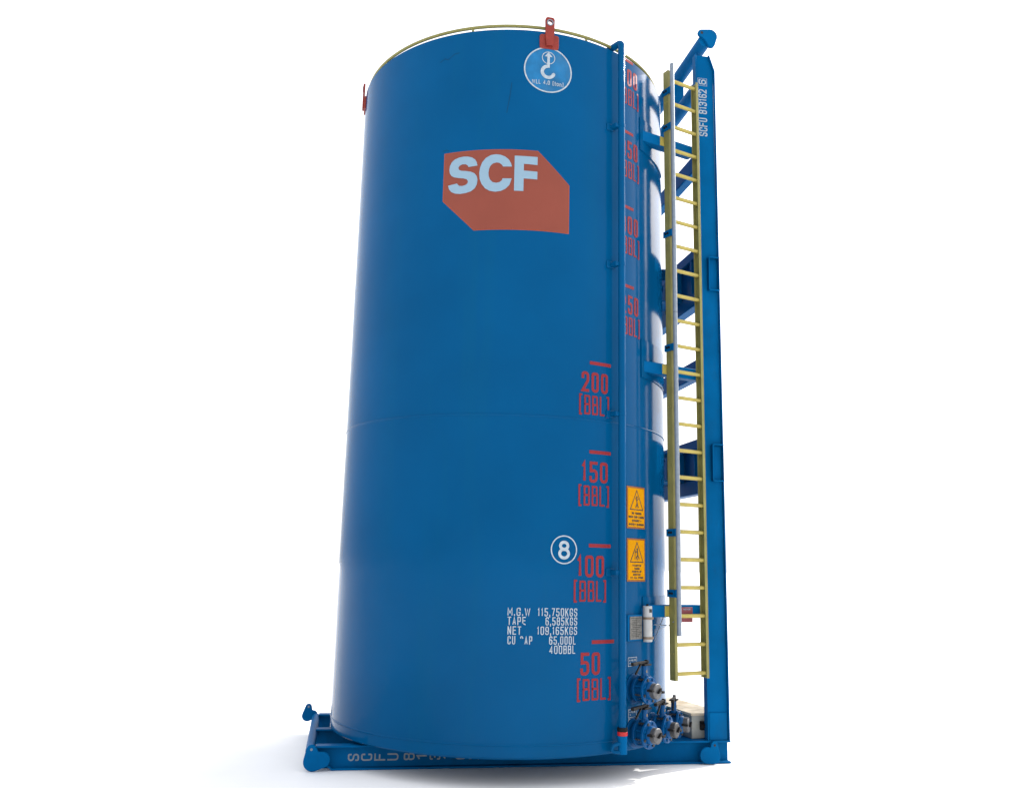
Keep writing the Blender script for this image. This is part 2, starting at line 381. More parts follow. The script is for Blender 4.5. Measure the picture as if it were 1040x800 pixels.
def letter(P, box):                                       # letter outline fitted into (az0, az1, z0, z1), levelled
    xs = [p[0] for p in P]
    sl = 0.0
    ys = [p[1] for p in P]
    a0, a1, z0, z1 = box
    return ngon([((a0 + (p[0] - min(xs)) / (max(xs) - min(xs)) * (a1 - a0)) * D, z1 - (p[1] - min(ys)) / (max(ys) - min(ys)) * (z1 - z0)) for p in P])
F2 = [(x, y - (x - 571) * 0.045 if y < 300 else y) for x, y in F_]
decal('logo_letter', M_LWHT, shell, letter(S_, (-20.8, -10.9, 5.148, 5.534)), wrap(0, 0), 0.006)
decal('logo_letter', M_LWHT, shell, letter(C_, (-10.4, 0.1, 5.152, 5.540)), wrap(0, 0), 0.006)
decal('logo_letter', M_LWHT, shell, letter(F2, (0.9, 8.3, 5.165, 5.527)), wrap(0, 0), 0.006)

# gauge marks
for lab, zb, right in (('50', .967, 0), ('100', 1.820, 0), ('150', 2.681, 0), ('200', 3.531, 0), ('250', 4.388, 1), ('300', 5.225, 1), ('350', 6.048, 1), ('400', 6.862, 1)):
    if right: b0, b1, d0, d1, t0, t1 = 39.2, 46.6, 39.9, 49.1, 39.3, 49.9
    else:
        b0, b1, d0, d1, t0, t1 = 27.0, 35.3, 24.0, 34.0, 23.2, 34.5
        if lab == '50': b0, b1, d0, d1, t1 = 28.2, 36.7, 24.3, 31.2, 35.3
        if lab == '100': d0, d1, t0, t1 = 22.9, 32.6, 21.9, 33.4
        if lab == '150': d0 = 24.2
    st = ngon([((b0 - 23) * D, -.016), ((b1 - 23) * D, -.016), ((b1 - 23) * D, .016), ((b0 - 23) * D, .016)])
    st += shift(text(lab, .195, (d1 - d0) * D, .027, .027), (d0 - 23) * D, -.285)
    st += shift(text('[BBL]', .185, (t1 - t0) * D, .0175, .020), (t0 - 23) * D, -.500)
    decal('gauge_marking', M_VRED, shell, st, wrap(23, zb), 0.003, label='red gauge mark reading %s [BBL] under a short red bar' % lab)

# weights block
rows = [('M.G.W', 1.85, 8.5, '115,750KGS', 10.7, 23.1), ('TAPe', 1.9, 7.2, '6,585KGS', 13.1, 23.1), ('NET', 1.95, 5.9, '109,165KGS', 10.6, 23.1),
        ('CU ~AP', 2.0, 9.2, '65,000L', 14.3, 22.6), ('', 0, 0, '400BBL', 14.4, 22.5)]
zt = (1.262, 1.184, 1.103, 1.020, .941)
st = []
for (a, a0, a1, b, b0, b1), z in zip(rows, zt):
    if a: st += shift(text(a, .071, (a1 - a0) * D, .0084, .0125), a0 * D, z - .071)
    st += shift(text(b, .071, (b1 - b0) * D, .0084, .0115), b0 * D, z - .071)
decal('weight_lettering', M_WHT, shell, st, wrap(0, 0), 0.003)
# number 8 in a ring
ne = decal('number_ring', M_WHT, shell, ring(0, 0, .128, .011), wrap(18.65, 1.775), 0.003)
decal('number', M_WHT, shell, [strip([Vector((rx * cos(2 * pi * k / 36), cy_ + ry * sin(2 * pi * k / 36))) for k in range(37)], .027) for rx, ry, cy_ in ((.036, .0315, .0355), (.043, .0385, -.0345))], wrap(18.65, 1.775), 0.003, label='white number 8 inside a thin white ring')
# lifting decal
ld = decal('lifting_decal', M_DECAL, shell, ngon([(.236 * cos(2 * pi * k / 64), .236 * sin(2 * pi * k / 64)) for k in range(64)]), wrap(11.4, 6.468), 0.002, label='round light blue lifting decal with a hook')
hk = []
for k in range(0, 25):
    a = radians(95 + 245 * k / 24); hk.append(Vector((-.002 + .060 * cos(a), -.022 + .060 * sin(a))))
st = ring(0, 0, .246, .014, 96) + ring(0, .130, .068, .008, 48)
st += [strip(hk, .034, False)] + ring(.055, -.043, .0165, .0164, 20)
st += [strip([Vector((0, .024)), Vector((0, .16))], .026, False)] + ngon([(-.040, .143), (.040, .143), (0, .192)])
st += [strip([Vector((-.006, .05)), Vector((-.006, .026))], .040, False)]
st += shift(text('WLL 4.0 [ton]', .046, 10.6 * D, .0065, .0075), -5.4 * D, -.163)
decal('lifting_symbol', M_WHT, shell, st, wrap(11.4, 6.468), 0.004)
# scuffs in the paint
def scuff(P, t): decal('paint_scuff', M_SCUFF, shell, [strip([Vector((a * D, z)) for a, z in P], t)], wrap(0, 0), 0.0015)
scuff([(-25.5, 6.60), (-23.8, 6.63), (-22.6, 6.61), (-20.2, 6.66), (-18.6, 6.665)], .006)
scuff([(-0.6, 6.30), (-1.0, 6.18), (-1.6, 6.06), (-2.0, 5.98)], .006)
scuff([(-23.2, 5.62), (-22.0, 5.63), (-21.0, 5.615)], .006)

# small valve labels
def vlabel(az, z, w, h, lines):
    st = [strip([Vector(p) for p in ((0, 0), (w, 0), (w, h), (0, h), (0, 0))], .006, False)]
    n = len(lines)
    for i, s in enumerate(lines):
        hh = (h - .02) / n - .008
        st += shift(text(s, hh, min(w - .03, .021 * len(s)), .0075, .006), .014, h - .012 - (hh + .008) * (i + 1) + .006)
    decal('valve_label', M_WHT, shell, st, wrap(az, z), 0.003)
vlabel(43.0, .738, .13, .075, ['VALVE', '4'])
vlabel(43.0, .285, .12, .07, ['VALVE', '1'])
vlabel(43.0, .205, .10, .065, ['INLET'])
vlabel(50.5, .345, .12, .07, ['VALVE', '2'])
vlabel(59.5, .42, .12, .07, ['VALVE', '3'])

# warning signs
def sign(z0, z1, lines, pose, lab):
    az0, az1 = 42.4, 52.4; w = (az1 - az0) * D; h = z1 - z0
    m = MB(); n = 8
    for i in range(n):
        a, b = az0 + (az1 - az0) * i / n, az0 + (az1 - az0) * (i + 1) / n
    prof = [(R + .001, z0), (R + .006, z0), (R + .006, z1), (R + .001, z1), (R + .001, z0)]
    m.revolve(prof, 10, radians(az0), radians(az1))
    k = len(prof)
    m.f.append((0, 1, 2, 3)); m.f.append(tuple(10 * k + i for i in (3, 2, 1, 0)))
    s = m.build('warning_sign', M_SEDGE, ROOT, smooth=30); s['label'] = lab
    e = .016
    decal('sign_face', M_SIGN, s, ngon([(e, e), (w - e, e), (w - e, h - e), (e, h - e)]), wrap(az0, z0), .0075)
    T = [strip([Vector(p) for p in ((w * .16, h * .45), (w * .86, h * .45), (w * .51, h * .91), (w * .16, h * .45))], .009, False)]
    cx = w * .51; cy = h * .47
    if pose:                                              # figure with arms up
        T += ring(cx, cy + .112, .012, .0118, 16) + [strip([Vector((cx - .022, cy + .105)), Vector((cx, cy + .082)), Vector((cx + .03, cy + .10))], .010, False)]
        T += [strip([Vector((cx, cy + .09)), Vector((cx + .004, cy + .05)), Vector((cx - .02, cy + .012))], .013, False), strip([Vector((cx + .004, cy + .05)), Vector((cx + .026, cy + .012))], .012, False)]
    else:                                                 # climber on a ladder
        T += ring(cx + .003, cy + .112, .012, .0118, 16) + [strip([Vector((cx + .004, cy + .10)), Vector((cx + .012, cy + .055)), Vector((cx - .01, cy + .035)), Vector((cx + .004, cy + .012))], .015, False)]
        T += [strip([Vector((cx + .004, cy + .092)), Vector((cx - .03, cy + .085))], .009, False), strip([Vector((cx - .036, cy + .012)), Vector((cx - .028, cy + .105))], .006, False), strip([Vector((cx + .012, cy + .055)), Vector((cx + .034, cy + .02))], .011, False)]
    n = len(lines); y = h * .40; dy = (h * .40 - .02) / n
    for i, s_ in enumerate(lines):
        ww = min(w * .84, .0175 * len(s_))
        T += shift(text(s_, dy * .60, ww, .0065, .004), (w - ww) / 2, y - dy * (i + 1) + dy * .25)
    decal('sign_print', M_BLK, s, T, wrap(az0, z0), .009)
sign(1.997, 2.398, ['NO ACCESS', 'ONTO THIS LADDER', 'WITHOUT A', 'SAFETY HARNESS'], 1, 'upper amber warning sign about the ladder')
sign(1.502, 1.904, ['MAINTAIN', 'THREE', 'POINTS OF', 'CONTACT', 'AT ALL TIMES'], 0, 'lower amber warning sign about three points of contact')

# ------------------------------------------------------------------ top rail
m = MB(); m.tube([pt(a * 3, 1.695, 6.942) for a in range(0, 120)] + [pt(0, 1.695, 6.942)], .016, 10)
tr = m.build('top_rail', M_YEL, ROOT, smooth=60)
for k in range(9):
    az = -14.4 + 40 * k; m = MB()
    m.box(pt(az, 1.695, 6.905), tng(az), rad(az), Z, .012, .005, .05); m.build('rail_post', M_YEL, tr)

# ------------------------------------------------------------------ lifting lugs
for az in (11.5, -78.5):
    m = MB()
    pad = hull([(-.075, -.055, .022), (.075, -.055, .022), (-.073, .05, .026), (.073, .05, .026)])
    m.prism(pad, pt(az, R - .004, 6.772), tng(az), Z, rad(az) * .018)
    lug = m.build('lifting_lug', M_RED, ROOT, bevel=.004, smooth=30)
    m = MB()
    out = hull([(-.03, -.06, .012), (.03, -.06, .012), (-.02, .21, .028), (.02, .21, .028)])
    ol = [(x, y) for x, y in out]; hx, hy, hr = 0.0, .178, .024
    # plate with an eye: outer ring stitched to hole
    n = 48; vs = []; fs = []
    def ray_hit(a):
        best = 9
        for i in range(len(ol)):
            x1, y1 = ol[i][0] - hx, ol[i][1] - hy; x2, y2 = ol[(i + 1) % len(ol)][0] - hx, ol[(i + 1) % len(ol)][1] - hy
            dx, dy = cos(a), sin(a); ex, ey = x2 - x1, y2 - y1; det = dx * -ey + ex * dy
            if abs(det) < 1e-9: continue
            t = (x1 * -ey + ex * y1) / det; s = (dx * y1 - dy * x1) / det
            if t > 0 and -1e-6 <= s <= 1 + 1e-6: best = min(best, t)
        return best
    o_ = pt(az, R + .014, 6.79); u_, w_ = tng(az), rad(az) * .022
    for k in range(n):
        a = 2 * pi * k / n; t = ray_hit(a)
        for rr in (hr, t):
            for d in (0, 1): vs.append(o_ + u_ * (hx + rr * cos(a)) + Z * (hy + rr * sin(a)) + w_ * d)
    for k in range(n):
        a, b = 4 * k, 4 * ((k + 1) % n)
        fs += [(a + 1, b + 1, b + 3, a + 3), (a, a + 2, b + 2, b), (a + 2, a + 3, b + 3, b + 2), (a, b, b + 1, a + 1)]
    m.add(vs, fs); m.build('eye_plate', M_RED, lug, smooth=40)
    m = MB()
    m.revolve([(.024, 0), (.034, 0), (.034, .006), (.024, .006)], 32)
    c = o_ + Z * hy + w_ * 1.0
    m.v = [tuple(c + u_ * v[0] + Z * v[1] + rad(az) * v[2]) for v in m.v]
    m.build('eye_ring', M_GALV, lug)

# ------------------------------------------------------------------ level gauge pipe
GA, GR = 37.15, 1.825
m = MB()
path = [pt(GA, GR, .215), pt(GA, GR, 3.0), pt(GA, GR, 6.90)]
ER = .045
for k in range(1, 7):
    a = pi / 2 * k / 6; path.append(pt(GA, GR - ER * (1 - cos(a)), 6.90 + ER * sin(a)))
path.append(pt(GA, 1.55, 6.945))
m.tube(path, .035, 24); gp = m.build('gauge_pipe', M_TANK, ROOT, smooth=60)
m = MB(); m.tube([pt(GA, GR, .165), pt(GA, GR, .20)], .046, 24); m.build('coupling_band', M_BAND, gp, bevel=.003)
m = MB(); m.tube([pt(GA, GR, .20), pt(GA, GR, .235)], .047, 24); m.build('coupling_collar', M_DARK, gp, bevel=.003)
m = MB(); m.tube([pt(GA, GR, .01), pt(GA, GR, .165)], .042, 24); m.build('pipe_foot', M_FRAME, gp, bevel=.003)
m = MB()
a1 = [(GA, GR, .10), (36.0, GR + .002, .10), (34.9, GR, .098), (34.3, GR - .02, .085), (34.1, GR - .03, .06), (34.3, GR - .035, .04), (34.9, GR - .02, .03), (36.0, GR, .028), (GA, GR, .03)]
m.tube([pt(*a) for a in a1], .017, 14); m.build('drain_elbow', M_TANK, gp, smooth=70)
for z in (6.012, 4.549, 3.060, 1.583):
    m = MB(); m.box(pt(35.7, 1.775, z), tng(36.0), rad(36.0), Z, .030, .05, .022)
    b = m.build('pipe_bracket', M_TANK, gp, bevel=.006)
    m = MB(); m.box(pt(34.8, R + .006, z), tng(34.8), rad(34.8), Z, .045, .010, .036); m.build('bracket_pad', M_TANK, b, bevel=.008)
for z in (6.012, 4.549, 3.060, 1.583):
    m = MB(); m.revolve([(.034, z - .016), (.038, z - .016), (.038, z + .016), (.034, z + .016)], 24, c=tuple(pt(GA, GR, 0)[:2])); m.build('pipe_clamp', M_TANK, gp)

# ------------------------------------------------------------------ ladder
T30, N30 = Vector((cos(radians(30)), sin(radians(30)), 0)), Vector((sin(radians(30)), -cos(radians(30)), 0))
PL = Vector((1.6675, -0.995, 0)); LW = 0.43; SD, SW = .082, .034
ladder = bpy.data.objects.new('ladder', None); COL.objects.link(ladder); ladder.parent = ROOT; ladder.location = (0, 0, ZB)
ZT, ZL = 6.93, .582
def channel(o, z0, z1, inner):                            # stile: channel with its web outwards
    m = MB(); t = .006
    web = SW - t if inner < 0 else 0
    m.box(o + T30 * ((t / 2) if inner > 0 else (SW - t / 2)) - N30 * (SD / 2) + Z * (z0 + z1) / 2, T30, N30, Z, t / 2, SD / 2, (z1 - z0) / 2)
    for d in (t / 2, SD - t / 2):
        m.box(o + T30 * (t + (SW - t) / 2 if inner > 0 else (SW - t) / 2) - N30 * d + Z * (z0 + z1) / 2, T30, N30, Z, (SW - t) / 2, t / 2, (z1 - z0) / 2 - .0015)
    return m
channel(PL, ZL, ZT, 1).build('stile', M_YEL, ladder, bevel=.002)
channel(PL + T30 * (LW - SW), ZL + .01, ZT - .02, -1).build('stile', M_YEL, ladder, bevel=.002)
rm = None
for k in range(24):
    z = 6.838 - k * (6.838 - .642) / 23
    m = MB(); m.tube([PL + T30 * .007 - N30 * .032, PL + T30 * (LW - .004) - N30 * .032], .0195, 14)
    if rm is None: rm = m.build('rung', M_YELB, ladder, smooth=60); rm.location = (0, 0, z)
    else:
        o = rm.copy(); COL.objects.link(o); o.parent = ladder; o.location = (0, 0, z)
m = MB(); RC = PL + T30 * .0165 + N30 * .046
m.tube([RC + Z * 1.0, RC + Z * 4.2], .0225, 20)
m.build('safety_rail', M_GALV, ladder, smooth=60)
m = MB(); m.tube([RC + Z * 4.204, RC + Z * 6.98], .0225, 20); m.build('safety_rail', M_GALV, ladder, smooth=60)
m = MB(); m.tube([RC + Z * 4.19, RC + Z * 4.215], .0215, 20); m.build('rail_joint', M_DARK, ladder)
for z in (6.68, 6.265, 5.066, 3.84, 1.976, 1.394):
    m = MB()
    m.box(PL - T30 * .005 - N30 * (SD / 2 - .012) + Z * z, T30, N30, Z, .005, SD / 2 + .03, .036)
    m.box(PL + T30 * .014 + N30 * .014 + Z * z, T30, N30, Z, .024, .006, .036)
    c = m.build('rail_clamp', M_FRAME, ladder, bevel=.002)
    m = MB()
    for d in (.018, .052): m.tube([PL - N30 * d - T30 * .009 + Z * z, PL - N30 * d - T30 * .024 + Z * z], .011, 6)
    m.build('clamp_bolt', M_DARK, c)
for z in (6.56, 3.23, .83):
    for d in (.02, .055):
        m = MB(); m.tube([PL - N30 * d + T30 * .002 + Z * z, PL - N30 * d - T30 * .004 + Z * z], .005, 6)
        m.build('rivet', M_YELB, ladder)

# ------------------------------------------------------------------ arms that carry the ladder
AC = PL - N30 * (SD + .052)
for i, (z, zt_, zb_) in enumerate(((6.12, 6.306, 5.94), (3.62, 3.89, 3.50), (1.225, 1.36, 1.05))):
    m = MB(); h = .058
    a, b = AC - T30 * .30, AC + T30 * (LW - .01)
    m.box((a + b) / 2 + Z * z, T30, N30, Z, (b - a).length / 2, .05, h)
    arm = m.build('support_arm', M_FRAME, ROOT, bevel=.006)
    m = MB()
    prof = [(R - .003, zb_), (R + .012, zb_), (R + .012, zt_), (R - .003, zt_), (R - .003, zb_)]
    m.revolve(prof, 16, radians(50.6), radians(76)); k = len(prof)
    m.f.append((0, 1, 2, 3)); m.f.append(tuple(16 * k + q for q in (3, 2, 1, 0)))
    m.build('doubler_plate', M_TANK, arm, smooth=30)
    m = MB(); m.box(AC - T30 * .027 + N30 * .030 + Z * z, T30, N30, Z, .026, .030, .050); m.box(AC + T30 * .008 + N30 * .048 + Z * z, T30, N30, Z, .03, .006, .046)
    m.build('ladder_clip', M_YELB, arm, bevel=.003)
    if i == 2:
        m = MB(); q = AC + T30 * .22 + N30 * .056 + Z * (z - .035)
        m.box(q, T30, N30, Z, .075, .004, .072); s = m.build('notice_plate', M_CRIM, arm, bevel=.002); s['label'] = 'crimson notice plate behind the ladder'
        def nm(x, y, off, q=q): return q + T30 * x + Z * y + N30 * (.004 + off)
        decal('notice_print', M_LWHT, s, shift(text('NOTICE', .014, .09, .003), -.045, .045), nm, .001, seg=0)
m = MB()
m.tube([pt(55.5, R + .05, 1.10), pt(62, R + .12, 1.085), Vector((1.66, -.985, 1.13))], .005, 8)
m.tube([pt(55.5, R + .05, .95), pt(60, R + .03, 1.03), pt(64.5, R + .05, 1.18)], .004, 8)
m.build('tether_cable', M_GALV, ROOT, smooth=60)

# ------------------------------------------------------------------ data plate and document tube
m = MB(); m.box(pt(45.6, R + .012, 1.08), tng(45.6), rad(45.6), Z, .112, .014, .118)
dp = m.build('data_plate', M_FRAME, ROOT, bevel=.004)
m = MB(); m.box(pt(45.7, R + .030, 1.08), tng(45.7), rad(45.7), Z, .094, .003, .104); m.build('plate_face', M_PLATE, dp, bevel=.001); 
def dm(x, y, off): return pt(45.7, R + .033 + off, 1.08) + tng(45.7) * x + Z * y
st = []
for k in range(11): st += [strip([Vector((-.08 + .012 * (k % 3), .088 - .0165 * k)), Vector((.08 - .02 * ((k * 5) % 4), .088 - .0165 * k))], .0035, False)]
st += [strip([Vector((.0, .09)), Vector((.0, -.09))], .0025, False)]
decal('plate_engraving', M_DARK, dp, st, dm, .001, seg=0)
TC = pt(50.6, R + .060, 0)
m = MB(); m.tube([TC + Z * .95, TC + Z * .953, TC + Z * 1.275, TC + Z * 1.278], [.040, .044, .044, .040], 24)
dt = m.build('document_tube', M_PVC, ROOT, smooth=50)
m = MB(); m.tube([TC + Z * 1.278, TC + Z * 1.295], .012, 10); m.build('tube_knob', M_DARK, dt)
m = MB(); m.box(TC + rad(33) * .043 + Z * 1.235, tng(33), rad(33), Z, .014, .003, .016); m.build('tube_latch', M_BLK, dt)
for z in (1.165, .985):
    m = MB(); m.revolve([(.0445, z - .011), (.048, z - .011), (.048, z + .011), (.0445, z + .011)], 28, c=tuple(TC[:2]))
    m.box(TC + T30 * .055 + Z * z, T30, N30, Z, .012, .01, .011)
    m.build('tube_clamp', M_CLIP, dt)
m = MB(); m.box(pt(51.0, R + .008, 1.11), tng(51.0), rad(51.0), Z, .03, .012, .15); m.build('tube_backing', M_FRAME, dt)

# ------------------------------------------------------------------ valves
def valve(az, z, capm, lab, first):
    n, t = rad(az), tng(az); c = pt(az, 0, z); P = lambda r, x=0, y=0: c + n * r + t * x + Z * y
    m = MB(); m.tube([P(R - .03), P(R + .07)], .082, 32)
    m.tube([P(R + .0), P(R + .012)], .135, 32)
    v = m.build('valve', M_VALVE, ROOT, bevel=.003, smooth=40); v['label'] = lab
    for r0, r1, rr in ((R + .055, R + .077, .122), (R + .155, R + .178, .122)):
        m = MB(); m.tube([P(r0), P(r1)], rr, 40); m.build('flange', M_VALVE, v, bevel=.003, smooth=40)
    m = MB(); m.tube([P(R + .077), P(R + .155)], .078, 32); m.build('valve_body', M_VALVE, v, smooth=40)
    m = MB(); m.tube([P(R + .178), P(R + .20), P(R + .216)], [.080, .080, .068], 32); m.build('outlet_stub', M_VALVE, v, smooth=40)
    m = MB(); m.tube([P(R + .212), P(R + .258), P(R + .264)], [.069, .069, .062], 36); cp = m.build('cap', capm, v, smooth=40)
    m = MB()
    for s in (-1, 1):
        m.box(P(R + .24, s * .083, -.012 * s), n, t, Z, .03, .018, .010)
    m.box(P(R + .276, .01, .006), n, (t * .8 + Z * .6).normalized(), (Z * .8 - t * .6).normalized(), .010, .030, .007)
    m.tube([P(R + .268, .02, .01), P(R + .285, .02, .01)], .014, 10)
    m.build('cap_latch', M_DARK, cp, bevel=.002)
    for k in range(8):
        a = 2 * pi * (k + .5) / 8; x, y = .1 * cos(a), .1 * sin(a)
        m = MB(); m.tube([P(R + .048, x, y), P(R + .190, x, y)], .0075, 6); m.tube([P(R + .176, x, y), P(R + .189, x, y)], .0135, 6)
        m.build('flange_bolt', M_VALVE if k % 2 else M_CAPD, v)
    m = MB(); m.tube([P(R + .116, 0, .07), P(R + .116, 0, .215)], .026, 18); m.tube([P(R + .116, 0, .105), P(R + .116, 0, .125)], .038, 18)
    m.build('valve_neck', M_VALVE, v, smooth=40)
    m = MB(); m.box(P(R + .116, .01, .222), n, t, Z, .035, .055, .007); nk = m.build('notch_plate', M_DARK, v, bevel=.002)
    d = (t * -1 + n * .15).normalized(); e = Z.cross(d)
    q = P(R + .116, .03, .246)
    m = MB()
    m.box(q + d * .09, d, e, Z, .125, .012, .011)
    m.box(q + d * .235 - Z * .004, d, e, Z, .045, .015, .014)
    d2 = (d * .80 - Z * .6).normalized()
    m.box(q + d * .09 + d2 * .08, d2, e, d2.cross(e), .075, .008, .008)
    m.tube([q + d * .0 - Z * .02, q + Z * .018], .017, 10)
    m.build('lever', M_DARK, v, bevel=.003)
    m = MB(); m.box(P(R + .142, .0, .165), t, Z, n, .008, .012, .002); m.build('tag_plate', M_CLIP, v)
valve(46.0, .535, M_CAP, 'upper blue butterfly valve with a round grey cap', 1)
valve(46.0, .152, M_CAP, 'leftmost valve of the lower row with a shiny grey cap', 0)
valve(56.2, .160, M_CAPD, 'middle valve of the lower row with a dark cap', 0)
valve(67.0, .155, M_CAP, 'rightmost valve of the lower row', 0)

# ------------------------------------------------------------------ base frame
base = bpy.data.objects.new('base_frame', None); COL.objects.link(base); base.parent = ROOT; base.location = (0, 0, ZB)
BT, BB = -.03, -.245
def channel_x(name, x0, x1, y, sgn, xb=None):            # beam along FX; flanges reach to y, web set back
    m = MB(); h = BT - BB; xc, hl = (x0 + x1) / 2, (x1 - x0) / 2
    m.box(fp(xc, y + sgn * .075, (BT + BB) / 2), FX, FY, Z, hl - .004, .006, h / 2 - .004)
    m.box(fp(xc, y + sgn * .055, BT - .009), FX, FY, Z, hl, .055, .009)
    x0b = x0 if xb is None else xb
    m.box(fp((x0b + x1) / 2, y + sgn * .055, BB + .009), FX, FY, Z, (x1 - x0b) / 2, .055, .009)
    return m.build(name, M_FRAME, base, bevel=.003)
fb = channel_x('front_beam', -1.84, 2.19, -.87, 1, -1.70)
channel_x('cross_beam', -1.86, 2.0, .0 - .02, 1)
channel_x('rear_beam', -1.86, 2.0, .88, 1)
m = MB()
m.prism([(-1.80, BB + .075), (-1.69, BB + .002), (-1.69, BB + .02), (-1.80, BB + .1)], fp(0, -.868, 0), FX, Z, FY * .10); m.build('gusset', M_FRAME, base)
m = MB(); m.tube([fp(-1.890, -.86, -.076), fp(-1.890, .99, -.076)], .043, 28); m.build('corner_tube', M_FRAME, base, smooth=50)
m = MB(); m.box(fp(2.075, .24, BT - .10), FX, FY, Z, .10, 1.01, .10); m.build('end_beam', M_FRAME, base, bevel=.004)
m = MB(); m.box(fp(1.82, .05, BT - .006), FX, FY, Z, .145, .80, .005); m.build('deck_plate', M_FRAME, base)
def union(cen, hulls, n=84):                              # star-shaped outline of several hulls seen from a point inside
    out = []
    for k in range(n):
        a = 2 * pi * k / n; dx, dy = cos(a), sin(a); best = 0
        for h in hulls:
            for i in range(len(h)):
                x1, y1 = h[i][0] - cen[0], h[i][1] - cen[1]; x2, y2 = h[(i + 1) % len(h)][0] - cen[0], h[(i + 1) % len(h)][1] - cen[1]
                ex, ey = x2 - x1, y2 - y1; det = ex * dy - ey * dx
                if abs(det) < 1e-12: continue
                t = (ex * y1 - ey * x1) / det; q = (dx * y1 - dy * x1) / det
                if t > 0 and -1e-6 <= q <= 1 + 1e-6: best = max(best, t)
        out.append((cen[0] + dx * best, cen[1] + dy * best))
    return out
def lug(circs, y, parent, hole, th=.04):                  # tip, body, side lobe
    m = MB(); m.prism(union(circs[1][:2], [hull(circs[:2]), hull(circs[1:])]), fp(0, y, 0), FX, Z, FY * -th)
    l = m.build('corner_lug', M_FRAME, parent, bevel=.006, smooth=30)
    m = MB(); m.tube([fp(hole[0], y - th + .003, hole[1]), fp(hole[0], y - th - .0015, hole[1])], hole[2], 16)
    return l, m
l, hm = lug([(-1.879, -.055, .045), (-1.862, -.158, .085), (-1.775, -.145, .068)], -.872, base, (-1.879, -.052, .012))
hm.build('lug_hole', M_GALV, base)
l, hm = lug([(2.004, -.062, .036), (2.000, -.180, .060), (1.930, -.160, .078)], -.872, base, (2.004, -.066, .012))
hm.build('lug_hole', M_BLK, base)
l, hm = lug([(-1.976, .030, .036), (-1.985, -.06, .060), (-1.92, -.05, .045)], 1.03, base, (-1.976, .036, .012))
hm.build('lug_hole', M_GALV, base)
# lettering on the front beam, each letter turned on its side
x = -1.548; st = []
for ch in 'SCFU 813162 6':
    if ch == ' ': x += .030; continue
    w, h = .064, .103
    g = text(ch, h, w, .0145)
    for s in g:
        st.append([tuple(Vector((x + h - p.y, -.178 + p.x)) for p in q) for q in s])
    x += .121
def bm_map(x, y, off): return fp(x, -.87 + .075 - .006 - off, y)
decal('frame_lettering', M_GRYL, fb, st, bm_map, .002, seg=0)

# ------------------------------------------------------------------ upright frame at the right end
uf = bpy.data.objects.new('upright_frame', None); COL.objects.link(uf); uf.parent = ROOT; uf.location = (0, 0, ZB)
X0, X1, PTOP = 1.952, 2.186, 7.43
def post(y, sgn, extra):
    m = MB(); o = fp(0, y + sgn * .030, 0)
    poly = [(X0 + .012, BT), (X1 - .012, BT), (X1 - .012, 7.24), (X1 - .075, PTOP), (X0 + .012, PTOP)]
    m.prism(poly, o, FX, Z, FY * (sgn * .012))
    m.prism([(X0, BT), (X0 + .012, BT), (X0 + .012, PTOP), (X0, PTOP)], fp(0, y, 0), FX, Z, FY * (sgn * .09))
    m.prism([(X1 - .012, BT), (X1, BT), (X1, 7.24), (X1 - .012, 7.24)], fp(0, y, 0), FX, Z, FY * (sgn * .09))
    m.prism([(X1 - .012, 7.24), (X1, 7.24), (X1 - .063, PTOP), (X1 - .075, PTOP)], fp(0, y, 0), FX, Z, FY * (sgn * .09))
    m.prism([(X0 + .012, BT), (X1 - .012, BT), (X1 - .012, 7.23), (X0 + .012, 7.23)], fp(0, y + sgn * .082, 0), FX, Z, FY * (sgn * .008))
    return m.build('post', M_FRAME, uf, bevel=.003)
fpost = post(-.87, 1, 0); post(1.36, -1, 0)
# foot plate welded at the post base
m = MB(); m.box(fp(2.07, -.845, .10), FX, FY, Z, .095, .006, .13); m.build('foot_plate', M_FRAME, uf, bevel=.003)
XC = 2.05
for z, r in ((7.572, .078), (7.10, .078)):
    m = MB(); m.tube([fp(XC if z > 7.3 else XC - .005, -.93 if z > 7.3 else -.79, z), fp(XC, 1.35, z)], r, 28); m.build('cross_tube', M_FRAME, uf, smooth=50)
m = MB(); m.box(fp(XC, -.025, 7.337), FX, FY, Z, .06, .085, .17); m.build('strut', M_FRAME, uf, bevel=.004)
for z, hh in ((6.19, .10), (3.79, .10)):
    m = MB(); m.box(fp(XC, .22, z), FX, FY, Z, .055, 1.01, hh); m.build('cross_bar', M_FRAME, uf, bevel=.012)
for z0, z1 in ((4.505, 5.165), (2.42, 3.01)):
    m = MB()
    m.box(fp(XC + .01, .22, (z0 + z1) / 2), FX, FY, Z, .008, 1.01, (z1 - z0) / 2 - .05)
    g = m.build('girder', M_FRAME, uf)
    m = MB(); m.box(fp(XC, .22, z1 - .055), FX, FY, Z, .055, 1.01, .055); m.build('girder_chord', M_FRAME, g, bevel=.006)
    m = MB(); m.box(fp(XC, .22, z0 + .075), FX, FY, Z, .06, 1.01, .075); m.build('girder_chord', M_FRAME, g, bevel=.006)
    for y in (-.52, -.088, .34, .77):
        m = MB(); m.box(fp(XC - .03, y, (z0 + z1) / 2 + .02), FX, FY, Z, .026, .022, (z1 - z0) / 2 - .13); m.build('stiffener', M_FRAME, g, bevel=.002)
    for z in (z0 + .16, z1 - .12):                       # saddle plates that reach the tank
        yy = [-.18 + .36 * i / 10 for i in range(11)]
        poly = [(1.995, -.18)] + [(math.sqrt(R * R - y * y) - .006, y) for y in yy] + [(1.995, .18)]
        m = MB(); m.prism(poly, fp(0, 0, z), FX, FY, Z * .014); m.build('saddle_plate', M_FRAME, g)
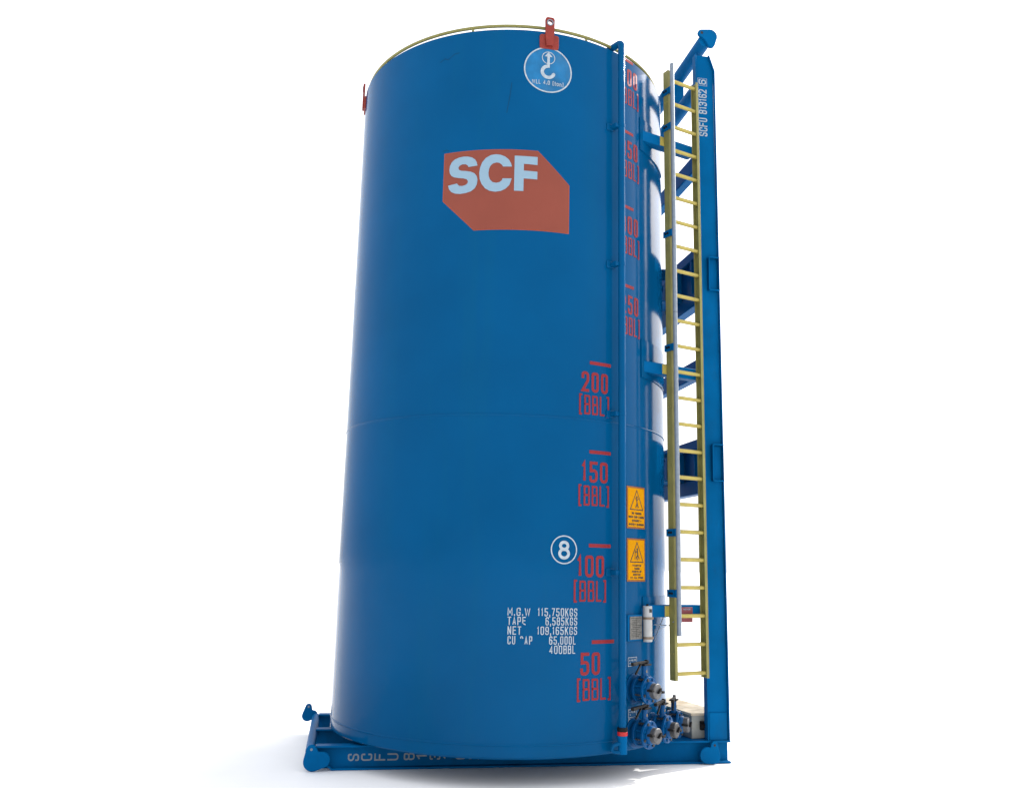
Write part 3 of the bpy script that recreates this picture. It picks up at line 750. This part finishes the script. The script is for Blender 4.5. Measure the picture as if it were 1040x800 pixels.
for z0, z1 in ((4.615, 4.985), (2.54, 2.92)):            # open pockets on the face of the front post
    m = MB(); xa, xb, y, dpt = 2.052, 2.172, -.87 + .028, .055
    ym = y - dpt / 2
    m.box(fp(xa + .006, ym, (z0 + z1) / 2), FX, FY, Z, .006, dpt / 2, (z1 - z0) / 2)
    for z in (z0, z1): m.box(fp((xa + xb) / 2 + .006, ym, z), FX, FY, Z, (xb - xa) / 2 - .001, dpt / 2, .006)
    m.box(fp(xb, ym, (z0 + z1) / 2), FX, FY, Z, .003, dpt / 2, (z1 - z0) / 2)
    m.box(fp((xa + xb) / 2, y - .002, (z0 + z1) / 2), FX, FY, Z, (xb - xa) / 2 - .01, .002, (z1 - z0) / 2 - .01)
    m.build('lashing_pocket', M_FRAME, uf, bevel=.002)
l, hm = lug([(1.995, 7.637, .042), (2.100, 7.612, .082), (2.106, 7.520, .048)], -.93, uf, (1.995, 7.637, .017))
hm.build('lug_hole', M_BLK, uf)
# unit number painted up the post
st = text('SCFU 813162', .098, .575, .0135, .011)
st = st + [strip([Vector(p) for p in ((.622, -.004), (.712, -.004), (.712, .104), (.622, .104), (.622, -.004))], .004, False)]
st += shift(text('6', .090, .062, .0135), .637, .005)
ro = [[tuple(Vector((2.092 - p.y, 6.432 + p.x)) for p in q) for q in s] for s in st]
def pm(x, y, off): return fp(x, -.87 + .030 - off, y)
decal('post_lettering', M_WHT, fpost, ro, pm, .002, seg=0)

# ------------------------------------------------------------------ grey metal box standing on the frame behind the valves
bx = thing('metal_box', 'weathered grey metal box standing on the skid behind the lower valves', 'box')
c0 = Vector((1.93, -.44, 0)); ux = Vector((.80, .60, 0)); uy = Vector((-.32, .947, 0)).normalized()
ux = Vector((uy.y, -uy.x, 0))
lx, ly = .36, 1.05; zt_ = .21
cc = c0 + ux * lx / 2 + uy * ly / 2
bx.location = (cc.x, cc.y, ZB + BT)
def bbuild(m, name, mt, **k):
    o = m.build(name, mt, bx, **k); o.location = -Vector((cc.x, cc.y, BT)); return o
m = MB(); m.box(cc + Z * ((zt_ - .012 + BT) / 2), ux, uy, Z, lx / 2, ly / 2, (zt_ - .012 - BT) / 2); bbuild(m, 'box_body', M_BOX, bevel=.006)
m = MB(); m.box(cc + Z * (zt_ - .008), ux, uy, Z, lx / 2 + .012, ly / 2 + .012, .012); bbuild(m, 'lid', M_LID_SUNLIT, bevel=.004)
m = MB(); q = c0 + ux * .13 + Z * .095; m.box(q - uy * .014, ux, uy, Z, .04, .016, .042); m.box(q - uy * .042 + ux * .03, ux, uy, Z, .085, .014, .018); bbuild(m, 'latch', M_DARK, bevel=.003)
